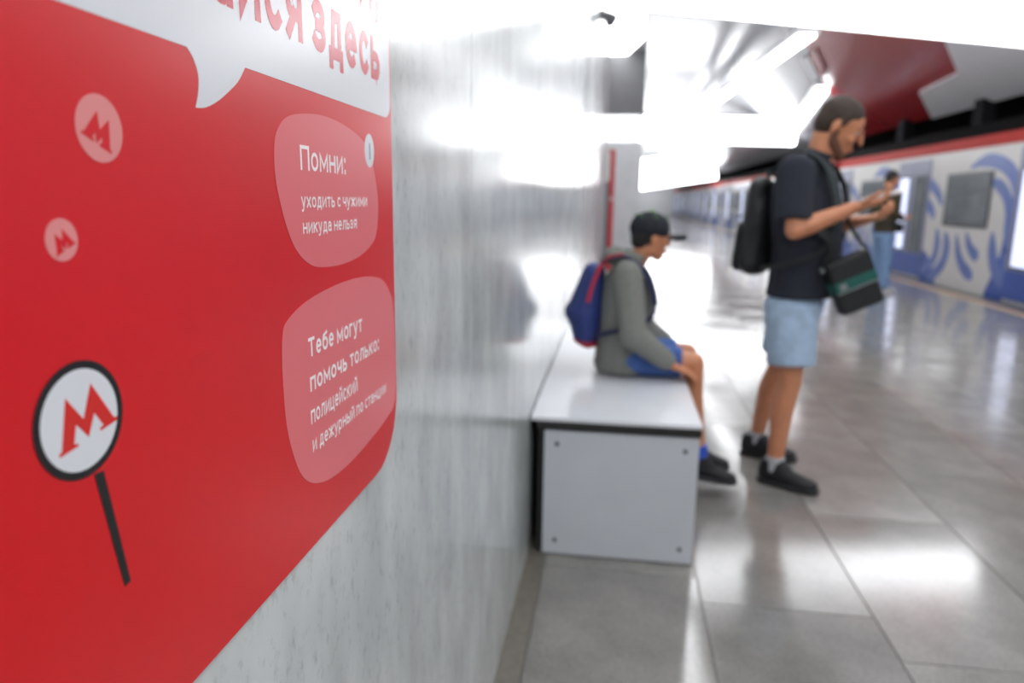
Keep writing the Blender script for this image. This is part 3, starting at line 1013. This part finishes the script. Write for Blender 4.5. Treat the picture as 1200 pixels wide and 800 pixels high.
def head_extras(root, mtx, k, hairm, beard=False, hair=True, lids=True):
    for s in (-1, 1):
        e = organic('eye', xf([[p * k for p in E(.0770, s * .031, .012, .0105, .0115, .0075)]], mtx), 'eye', root, .0025, 2)
        organic('iris', xf([[p * k for p in E(.0860, s * .031, .0085, .0030, .0055, .0050)]], mtx), 'iris', e, .0015, 1)
        organic('eyebrow', xf([[p * k for p in E(.0905, s * .018, .036, .004, .007, .003) + E(.076, s * .050, .036, .004, .007, .0025)]], mtx), 'brow', root, .003, 2)
    organic('lips', xf([[p * k for p in E(.093, 0, -.0555, .006, .020, .0035)], [p * k for p in E(.092, 0, -.0645, .006, .017, .0045)]], mtx), 'lip', root, .0025, 2)
    if hair:
        organic('hair', xf([[p * k for p in E(-.020, 0, .050, .0985, .0800, .0830)],
                            [p * k for p in E(-.050, 0, .010, .066, .073, .078) + E(-.02, 0, .05, .08, .079, .06)],
                            [p * k for p in E(.000, .071, .035, .022, .009, .035)], [p * k for p in E(.000, -.071, .035, .022, .009, .035)]], mtx),
                hairm, root, .006, 4)
    if beard:
        organic('beard', xf([[p * k for p in E(.058, 0, -.097, .028, .034, .024) + E(.008, .049, -.058, .022, .015, .026) + E(.008, -.049, -.058, .022, .015, .026) + E(.062, 0, -.082, .024, .028, .010)],
                             [p * k for p in E(.002, .060, -.035, .016, .007, .035)], [p * k for p in E(.002, -.060, -.035, .016, .007, .035)],
                             [p * k for p in E(.090, .010, -.043, .008, .014, .005)], [p * k for p in E(.090, -.010, -.043, .008, .014, .005)]], mtx), 'beard', root, .005, 3)

def shoe(root, pos, ang, L, m_up, m_sole, pitch=0.0, laces='shoe'):
    """pos = heel bottom centre (local), ang = heading deg, pitch = toe down deg"""
    mt = Matrix.Translation(pos) @ Matrix.Rotation(R(ang), 4, 'Z') @ Matrix.Rotation(R(pitch), 4, 'Y')
    up = [E(.16 * L, 0, .18 * L, .15 * L, .145 * L, .14 * L) + D((.20 * L, 0, .42 * L), (-.25, 0, 1), .17 * L, .14 * L),
          E(.16 * L, 0, .16 * L, .15 * L, .145 * L, .10 * L) + E(.50 * L, 0, .17 * L, .14 * L, .15 * L, .12 * L) + D((.28 * L, 0, .41 * L), (-.5, 0, 1), .13 * L, .125 * L),
          E(.50 * L, 0, .17 * L, .14 * L, .15 * L, .13 * L) + E(.80 * L, 0, .13 * L, .19 * L, .17 * L, .09 * L)]
    s = organic('shoe', xf(up, mt), m_up, root, .006, 5)
    so = []
    for z in (0.0, .085 * L):
        so += D((.15 * L, 0, z), (0, 0, 1), .15 * L, .155 * L) + D((.62 * L, .0, z), (0, 0, 1), .2 * L, .18 * L) + D((.82 * L, 0, z + .015 * L), (0, 0, 1), .19 * L, .165 * L)
    organic('sole', xf([so], mt), m_sole, s, .006, 1)
    bm = bmesh.new()
    for i in range(4):
        t = i / 3
        a = mt @ Vector(((.40 + .20 * t) * L, -.085 * L, (.285 - .045 * t) * L))
        b = mt @ Vector(((.40 + .20 * t) * L, .085 * L, (.285 - .045 * t) * L))
        mid = (a + b) / 2 + Vector((0, 0, .03 * L))
        bm_cyl(a, mid, .0035, n=6, bm=bm)
        bm_cyl(mid, b, .0035, n=6, bm=bm)
    finish('lace', bm, laces, s)
    return s

def rings(levels):
    """levels: (x, y, z, rx, ry) horizontal discs"""
    return chain(*[D((x, y, z), (0, 0, 1), rx, ry) for x, y, z, rx, ry in levels])

def leg_prims(hip, knee, ank, k=1.0):
    h, kn, a = Vector(hip), Vector(knee), Vector(ank)
    calf = kn + (a - kn) * .30 + Vector((-.012 * k, 0, 0))
    return (capsule(h, .078 * k, kn, .052 * k) + capsule(kn, .050 * k, calf, .054 * k) + capsule(calf, .053 * k, a, .033 * k))

def arm_prims(sh, el, wr, k=1.0):
    sh, el, wr = Vector(sh), Vector(el), Vector(wr)
    m1 = el + (wr - el) * .28
    return capsule(sh, .050 * k, el, .039 * k) + capsule(el, .039 * k, m1, .042 * k) + capsule(m1, .041 * k, wr, .026 * k)

def local_frame(root):
    return root.matrix_world

# ---------------------------------------------------------------- man with the phone
MAN = Vector((0.83, 3.42, 0))
MROT = -25.0
man = empty('person', MAN, R(MROT))
hm = Matrix.Translation((.115, .005, 1.620)) @ Matrix.Rotation(R(8), 4, 'Z') @ Matrix.Rotation(R(27), 4, 'Y')
RS, RE, RW = (.005, -.185, 1.44), (.02, -.245, 1.185), (.228, -.125, 1.285)
LS, LE, LW = (.005, .185, 1.44), (.03, .245, 1.17), (.225, .095, 1.225)
RH, RK, RA = (0, -.09, .90), (.035, -.12, .50), (.0, -.13, .085)
LH, LK, LA = (0, .09, .90), (-.085, .17, .50), (-.175, .205, .085)
rd, rn = (.93, .22, .25), (-.30, .05, .95)
ld, ln = (.90, -.36, .22), (-.25, .05, .95)
body = head_prims()
body = xf(body, hm)
body += [E(.045, 0, 1.485, .062, .062, .05) + [hm @ p for p in E(-.03, 0, -.055, .058, .056, .05)]]
body += rings([(0, 0, .86, .10, .15), (0, 0, 1.0, .10, .14), (.01, 0, 1.2, .105, .15), (.01, 0, 1.38, .09, .16), (.01, 0, 1.47, .06, .11)])
body += arm_prims(RS, RE, RW) + arm_prims(LS, LE, LW)
body += hand_prims(RW, rd, rn, (0, -1, 0), curl=34) + hand_prims(LW, ld, ln, (0, 1, 0), curl=34)
body += leg_prims(RH, RK, RA) + leg_prims(LH, LK, LA)
body += [E(RA[0], RA[1], .06, .035) + E(RA[0] + .09, RA[1] - .01, .045, .032, .032, .025)]
body += [E(LA[0], LA[1], .06, .035) + E(LA[0] + .09, LA[1] + .01, .045, .032, .032, .025)]
organic('body', body, 'skin', man, .0055, 4)
head_extras(man, hm, 1.0, 'hair', beard=True)
tee = rings([(.012, 0, .880, .145, .184), (.018, 0, .93, .145, .178), (.030, 0, 1.08, .150, .178), (.012, 0, 1.25, .158, .194),
             (-.010, 0, 1.38, .135, .195)])
tee += [D((-.010, 0, 1.38), (0, 0, 1), .135, .195) + E(0, .165, 1.435, .062, .055, .055) + E(0, -.165, 1.435, .062, .055, .055) + E(.03, 0, 1.49, .07, .085, .035)]
tee += [E(.035, 0, 1.495, .072, .08, .03) + D((.05, 0, 1.525), (.35, 0, 1), .066, .068)]
for s, sh, el in ((-1, RS, RE), (1, LS, LE)):
    sh, el = Vector(sh), Vector(el)
    ax = (el - sh)
    hem = sh + ax * .84
    tee += [E(sh.x - .012, sh.y, sh.z, .080, .064, .066) + D(hem - Vector((.008, 0, 0)), ax, .076, .064)]
organic('t_shirt', tee, 'navy', man, .007, 4)
sh_ = [D((0, 0, .93), (0, 0, 1), .118, .165) + D((0, 0, .80), (0, 0, 1), .125, .175)]
for (h, k_, s) in ((RH, RK, -1), (LH, LK, 1)):
    h, k_ = Vector(h), Vector(k_)
    hem = h + (k_ - h) * .81
    sh_ += [D((h.x, h.y * .95, .86), (0, 0, 1), .122, .10) + D(hem, k_ - h, .106, .098)]
sh_ += [E(0, 0, .78, .10, .10, .06)]
organic('shorts', sh_, 'denim_pale', man, .007, 3)
for A, ang in ((RA, -8), (LA, 6)):
    organic('sock', [D((A[0] + .002, A[1], .06), (0, 0, 1), .042) + D((A[0] + .002, A[1], .135), (0, 0, 1), .043)], 'sock_grey', man, .006, 2)
    shoe(man, (A[0] - .075, A[1] + (.01 if A is RA else -.01), 0), ang, .285, 'shoe', 'sole')
tag(man, 'standing person in dark T-shirt and pale denim shorts looking down at a phone', 'person')

def world_of(root, v):
    return Matrix.Translation(root.location) @ Matrix.Rotation(root.rotation_euler.z, 4, 'Z') @ Vector(v)

# phone in his hands (screen up towards the face)
dvec, nvec = Vector(rd).normalized(), Vector(rn).normalized()
nvec = (nvec - dvec * nvec.dot(dvec)).normalized()
svec = dvec.cross(nvec)
pc_l = Vector(RW) + dvec * .105 + nvec * .025 + Vector((0, .012, 0))
phone = empty('smartphone', world_of(man, pc_l))
rm = (Matrix.Rotation(R(MROT), 3, 'Z') @ Matrix((dvec, svec, nvec)).transposed())
phone.rotation_euler = rm.to_euler()
finish('case', bm_box(-.076, .076, -.037, .037, -.0045, .003, .003), 'phone_case', phone)
finish('screen', bm_box(-.072, .072, -.034, .034, .0032, .0042, .0004), 'phone', phone)
finish('camera_bump', bm_box(.04, .068, -.03, -.006, -.0065, -.0045, .0008), 'phone', phone)
tag(phone, 'smartphone held in the hands of the standing person in dark T-shirt', 'phone')

# backpack on his back
bp = empty('backpack', MAN, R(MROT))
pk = [E(-.19, 0, 1.37, .055, .115, .05) + E(-.20, 0, 1.02, .075, .145, .06), E(-.17, 0, 1.2, .05, .14, .19)]
organic('main_compartment', pk, 'black_fabric', bp, .008, 6)
organic('front_pocket', [E(-.255, 0, 1.17, .03, .105, .05) + E(-.265, 0, 1.02, .035, .115, .045)], 'black_fabric', bp, .008, 4)
finish('haul_loop', bm_band([(-.16, .025, 1.415), (-.165, .015, 1.445), (-.165, -.015, 1.445), (-.16, -.025, 1.415)], [(0, 0, 1)] * 4, .018, .004), 'strap_green', bp)
for s in (-1, 1):
    path = spline([(-.145, s * .085, 1.40), (-.085, s * .105, 1.475), (.00, s * .115, 1.515), (.09, s * .118, 1.46), (.140, s * .12, 1.36), (.162, s * .135, 1.22), (.125, s * .185, 1.10), (.0, s * .205, 1.04), (-.13, s * .15, 1.01)], 5)
    nr = [(p.x, p.y * .6, max(0, (p.z - 1.38) * 4)) for p in path]
    finish('shoulder_strap', bm_band(path[:27], nr[:27], .052, .008), 'strap_green', bp)
    finish('webbing', bm_band(path[26:], nr[26:], .022, .004), 'black_fabric', bp)
zp = [(-.262 - .028 * math.sin(math.pi * t / 8), -.09 + .18 * t / 8, 1.235) for t in range(9)]
finish('zipper', bm_band(zp, [(-1, 0, .1)] * 9, .01, .004), 'grey_trim', bp)
tag(bp, 'black backpack worn by the standing person with the phone', 'backpack')

# crossbody bag at his front hip
bag = empty('crossbody_bag', MAN, R(MROT))
bm0 = Matrix.Translation((.245, -.085, .965)) @ Matrix.Rotation(R(-58), 4, 'Z') @ Matrix.Rotation(R(24), 4, 'X')
def bagpart(name, bm, m):
    for v in bm.verts:
        v.co = bm0 @ v.co
    return finish(name, bm, m, bag)
bagpart('pouch', bm_box(-.04, .04, -.095, .095, -.12, .12, .018, seg=3), 'black_fabric')
bagpart('flap', bm_box(.0405, .047, -.090, .090, .035, .113, .003), 'black_fabric')
bagpart('teal_stripe', bm_box(.0405, .046, -.091, .091, -.012, .033, .002), 'teal')
bagpart('teal_side', bm_box(-.03, .03, -.1005, -.0955, -.012, .033, .002), 'teal')
bagpart('grey_piping', bm_box(.0405, .048, -.091, .091, -.018, -.0125, .001), 'grey_trim')
bagpart('buckle', bm_box(.047, .053, -.075, -.045, -.004, .022, .002), 'grey_trim')
bagpart('strap_ring', bm_cyl((0, -.102, .10), (0, -.110, .10), .016, n=16), 'grey_trim')
ptop = [bm0 @ Vector((0, -.10, .10)), bm0 @ Vector((0, .10, .10))]
path = spline([ptop[0], (.16, -.17, 1.13), (.10, -.21, 1.20), (.0, -.19, 1.30), (-.10, -.12, 1.43), (-.06, .03, 1.515), (.05, .10, 1.505), (.135, .11, 1.38), (.180, .06, 1.22), ptop[1]], 5)
nr = [(p.x - .0, p.y * .9, max(0, (p.z - 1.40) * 4)) for p in path]
finish('strap', bm_band(path, nr, .034, .005), 'black_fabric', bag)
tag(bag, 'black crossbody bag with teal stripe hanging at the hip of the standing person', 'bag')

# ---------------------------------------------------------------- boy on the bench
BOY = Vector((0.07, 3.20, 0))
boy = empty('person', (BOY.x, BOY.y, BT), 0.0)
dz = -0.5
def bz_(v):
    return (v[0], v[1], v[2] + dz)
kb = .84
hb = Matrix.Translation(bz_((.075, .0, 1.105))) @ Matrix.Rotation(R(22), 4, 'Z') @ Matrix.Rotation(R(6), 4, 'Y')
RS, RE, RW = bz_((-.02, -.135, .955)), bz_((.015, -.195, .705)), bz_((.185, -.165, .575))
LS, LE, LW = bz_((-.02, .135, .955)), bz_((.02, .19, .71)), bz_((.20, .13, .60))
RH, RK, RA = bz_((.02, -.075, .575)), bz_((.285, -.085, .572)), bz_((.335, -.085, .150))
LH, LK, LA = bz_((.02, .075, .575)), bz_((.270, .085, .578)), bz_((.33, .095, .150))
body = xf(head_prims(kb), hb)
body += [E(.02, 0, 1.0 + dz, .045, .05, .04) + [hb @ p for p in E(-.025, 0, -.05, .043, .042, .04)]]
body += rings([(-.03, 0, .56 + dz, .08, .11), (-.035, 0, .75 + dz, .08, .11), (-.03, 0, .93 + dz, .07, .11), (-.01, 0, .99 + dz, .045, .07)])
body += arm_prims(RS, RE, RW, .74) + arm_prims(LS, LE, LW, .74)
body += hand_prims(RW, (.88, .12, -.40), (.0, .1, -1), (0, 1, 0), .80, 14) + hand_prims(LW, (.9, -.1, -.2), (0, 0, -1), (0, -1, 0), .80, 14)
for H, K, A in ((RH, RK, RA), (LH, LK, LA)):
    H, K, A = Vector(H), Vector(K), Vector(A)
    calf = K + (A - K) * .30 + Vector((-.010, 0, 0))
    body += capsule(H, .066, K, .047) + capsule(K, .046, calf, .045) + capsule(calf, .044, A, .027)
    body += [E(A.x, A.y, A.z, .027) + E(A.x, A.y, A.z - .05, .025)]
organic('body', body, 'skin_boy', boy, .0055, 4)
head_extras(boy, hb, kb, 'hair_black', hair=False)
organic('hair', xf([[p * kb for p in E(-.030, 0, .02, .083, .0785, .07)], [p * kb for p in E(-.06, 0, -.02, .045, .06, .045)]], hb), 'hair_black', boy, .006, 3)
hd = rings([(-.020, 0, .515 + dz, .132, .148), (-.018, 0, .60 + dz, .132, .146), (-.018, 0, .72 + dz, .128, .142), (-.02, 0, .84 + dz, .122, .142), (-.02, 0, .93 + dz, .105, .142)])
hd += [D((-.03, 0, .93 + dz), (0, 0, 1), .092, .14) + E(-.02, .115, .96 + dz, .05, .045, .045) + E(-.02, -.115, .96 + dz, .05, .045, .045) + E(0, 0, 1.01 + dz, .05, .06, .03)]
hd += [E(.0, 0, 1.0 + dz, .06, .065, .03) + D((.025, 0, 1.04 + dz), (.4, 0, 1), .056, .058)]
hd += [E(-.075, .03, 1.025 + dz, .055, .06, .042) + E(-.075, -.03, 1.025 + dz, .055, .06, .042), E(-.02, .065, 1.02 + dz, .05, .025, .028) + E(-.07, .05, 1.02 + dz, .04, .03, .035), E(-.02, -.065, 1.02 + dz, .05, .025, .028) + E(-.07, -.05, 1.02 + dz, .04, .03, .035)]
for sh, el, wr in ((RS, RE, RW), (LS, LE, LW)):
    sh, el, wr = Vector(sh), Vector(el), Vector(wr)
    cuff = el + (wr - el) * .90
    hd += [E(*sh, .064) + E(*el, .060), E(*el, .059) + D(cuff, wr - el, .043)]
hood = organic('hoodie', hd, 'hoodie', boy, .006, 5)
for sh, el, wr in ((RS, RE, RW), (LS, LE, LW)):
    el, wr = Vector(el), Vector(wr)
    organic('cuff', [D(el + (wr - el) * .86, wr - el, .040) + D(el + (wr - el) * .98, wr - el, .034)], 'hoodie', hood, .005, 2)
organic('hem_band', rings([(-.020, 0, .512 + dz, .128, .144), (-.020, 0, .545 + dz, .137, .152), (-.020, 0, .56 + dz, .133, .149)]), 'hoodie', hood, .006, 2)
so = [E(.0, 0, .575 + dz, .115, .135, .072)]
for H, K in ((RH, RK), (LH, LK)):
    H, K = Vector(H), Vector(K)
    so += [E(*H, .085, .078, .073) + D(H + (K - H) * .80, K - H, .064, .068)]
organic('shorts', so, 'denim', boy, .006, 3)
# cap
cp = []
cap = organic('cap', xf([[p * kb for p in E(-.012, 0, .050, .112, .091, .090) if p.z > .005]], hb), 'cap', boy, .005, 3)
brim_pts = []
for z in (-.008, .012):
    for t in range(13):
        a = R(-78 + 156 * t / 12)
        brim_pts.append(Vector((.055 + .145 * math.cos(a) ** .8 if math.cos(a) > 0 else .055, .084 * math.sin(a), .048 + z - .016 * math.cos(a) - .034 * abs(math.sin(a)) ** 1.5)) * kb)
organic('brim', xf([brim_pts], hb), 'cap', cap, .004, 1)
organic('top_button', xf([[p * kb for p in E(-.012, 0, .138, .015, .015, .009)]], hb), 'lime', cap, .003, 2)
for a in (-150, -95, -40, 40, 95, 150):
    ca, sa = math.cos(R(a)), math.sin(R(a))
    organic('eyelet', xf([[p * kb for p in E(-.012 + .082 * ca, .067 * sa, .108, .011, .011, .010)]], hb), 'lime_dark', cap, .003, 1)
for A, K in ((RA, RK), (LA, LK)):
    A = Vector(A)
    ax = Vector(K) - A
    organic('sock', [D(A - ax * .10, ax, .036) + D(A + ax * .11, ax, .037)], 'sock_blue', boy, .005, 2)
    shoe(boy, (A.x - .070, A.y, A.z - .096), -4, .240, 'shoe', 'sole', pitch=7)
tag(boy, 'seated person in grey hoodie, blue shorts and black cap on the bench', 'person')

# boy's backpack
kbp = empty('backpack', (BOY.x, BOY.y, BT), 0.0)
organic('main_compartment', [E(-.165, 0, .955 + dz, .050, .100, .04) + E(-.205, 0, .76 + dz, .090, .138, .05) , E(-.205, 0, .78 + dz, .090, .138, .05) + E(-.19, 0, .665 + dz, .066, .124, .04)], 'pack_blue', kbp, .007, 5)
organic('red_base', [E(-.195, 0, .650 + dz, .060, .112, .032) + E(-.18, 0, .628 + dz, .046, .094, .022)], 'pack_red', kbp, .006, 3)
for s in (-1, 1):
    path = spline([(-.15, s * .07, .97 + dz), (-.10, s * .09, 1.015 + dz), (-.03, s * .100, 1.026 + dz), (.052, s * .100, .965 + dz), (.090, s * .102, .88 + dz), (.098, s * .115, .79 + dz), (.04, s * .150, .745 + dz), (-.08, s * .150, .705 + dz), (-.165, s * .10, .675 + dz)], 5)
    nr = [(p.x + .03, p.y * .8, max(0, (p.z - .93 - dz) * 5)) for p in path]
    finish('shoulder_strap', bm_band(path[:24], nr[:24], .042, .007), 'pack_navy', kbp)
    finish('webbing', bm_band(path[23:], nr[23:], .02, .004), 'pack_navy', kbp)
    pz = spline([(-.155, s * .105, .985 + dz), (-.165, s * .118, .92 + dz), (-.175, s * .126, .85 + dz)], 5)
    finish('red_piping', bm_band([(-.04, s * .102, 1.035 + dz), (-.10, s * .094, 1.022 + dz), (-.14, s * .098, .975 + dz), (-.165, s * .114, .91 + dz), (-.185, s * .132, .83 + dz)], [(0, s, .5)] * 5, .016, .008), 'pack_red', kbp)
tag(kbp, 'royal blue backpack with crimson trim worn by the seated person', 'backpack')

# ---------------------------------------------------------------- distant passenger by the train
fp = on_z(1028, 342, 0)
far = empty('person', (fp.x, fp.y, 0), R(20))
fm = Matrix.Translation((.03, 0, 1.56)) @ Matrix.Rotation(R(14), 4, 'Y')
RS, RE, RW = (0, -.175, 1.36), (-.03, -.225, 1.10), (.17, -.13, 1.02)
LS, LE, LW = (0, .175, 1.36), (-.02, .225, 1.10), (.2, .10, 1.06)
RH, RK, RA = (0, -.085, .85), (.01, -.095, .47), (-.01, -.10, .085)
LH, LK, LA = (0, .085, .85), (.02, .095, .47), (.03, .10, .085)
body = xf(head_prims(.96), fm)
body += [E(.01, 0, 1.41, .058, .058, .05) + [fm @ p for p in E(-.03, 0, -.055, .052, .052, .05)]]
body += rings([(0, 0, .82, .09, .13), (0, 0, 1.0, .09, .13), (0, 0, 1.3, .09, .14), (0, 0, 1.40, .06, .10)])
body += arm_prims(RS, RE, RW, .93) + arm_prims(LS, LE, LW, .93) + hand_prims(RW, (.9, .3, .1), (0, 0, 1), (0, -1, 0), .94) + hand_prims(LW, (.9, -.3, .1), (0, 0, 1), (0, 1, 0), .94)
body += leg_prims(RH, RK, RA, .93) + leg_prims(LH, LK, LA, .93)
organic('body', body, 'skin', far, .007, 4)
head_extras(far, fm, .96, 'hair_black')
jk = rings([(0, 0, .84, .125, .17), (0, 0, .95, .125, .168), (.005, 0, 1.12, .125, .17), (0, 0, 1.30, .115, .18)])
jk += [D((0, 0, 1.30), (0, 0, 1), .115, .18) + E(0, .155, 1.36, .058, .05, .05) + E(0, -.155, 1.36, .058, .05, .05) + E(.01, 0, 1.42, .065, .075, .03)]
for sh, el, wr in ((RS, RE, RW), (LS, LE, LW)):
    sh, el, wr = Vector(sh), Vector(el), Vector(wr)
    jk += [E(*sh, .062) + E(*el, .055), E(*el, .055) + D(el + (wr - el) * .92, wr - el, .042)]
organic('jacket', jk, 'olive', far, .008, 4)
jn = [D((0, 0, .90), (0, 0, 1), .112, .155) + D((0, 0, .76), (0, 0, 1), .118, .165)]
for H, K, A in ((RH, RK, RA), (LH, LK, LA)):
    jn += [D((H[0], H[1], .82), (0, 0, 1), .108, .088) + D(K, (0, 0, 1), .080, .078), D(K, (0, 0, 1), .080, .078) + D((A[0] + .005, A[1], .07), (0, 0, 1), .075, .068)]
    shoe(far, (A[0] - .075, A[1], 0), 0, .27, 'shoe_white', 'shoe_white', laces='grey_trim')
organic('jeans', jn, 'jeans', far, .008, 3)
far.scale = (1.06,) * 3
tag(far, 'distant standing person in olive jacket and washed jeans beside the train', 'person')
pouch = empty('belt_bag', (fp.x, fp.y, 0), R(20))
finish('pouch', bm_box(.135, .215, -.12, .12, .84, .98, .02, seg=3), 'black_fabric', pouch)
finish('belt_strap', bm_band(spline([(.14, -.12, .93), (.03, -.19, .95), (-.10, -.12, .96), (-.14, 0, .96), (-.10, .12, .96), (.03, .19, .95), (.14, .12, .93)], 4), [(p.x, p.y, 0) for p in spline([(.14, -.12, .93), (.03, -.19, .95), (-.10, -.12, .96), (-.14, 0, .96), (-.10, .12, .96), (.03, .19, .95), (.14, .12, .93)], 4)], .03, .004), 'black_fabric', pouch)
finish('flap', bm_box(.2155, .221, -.10, .10, .92, .975, .002), 'black_fabric', pouch)
pouch.scale = (1.06,) * 3
tag(pouch, 'small black bag at the front of the distant person beside the train', 'bag')
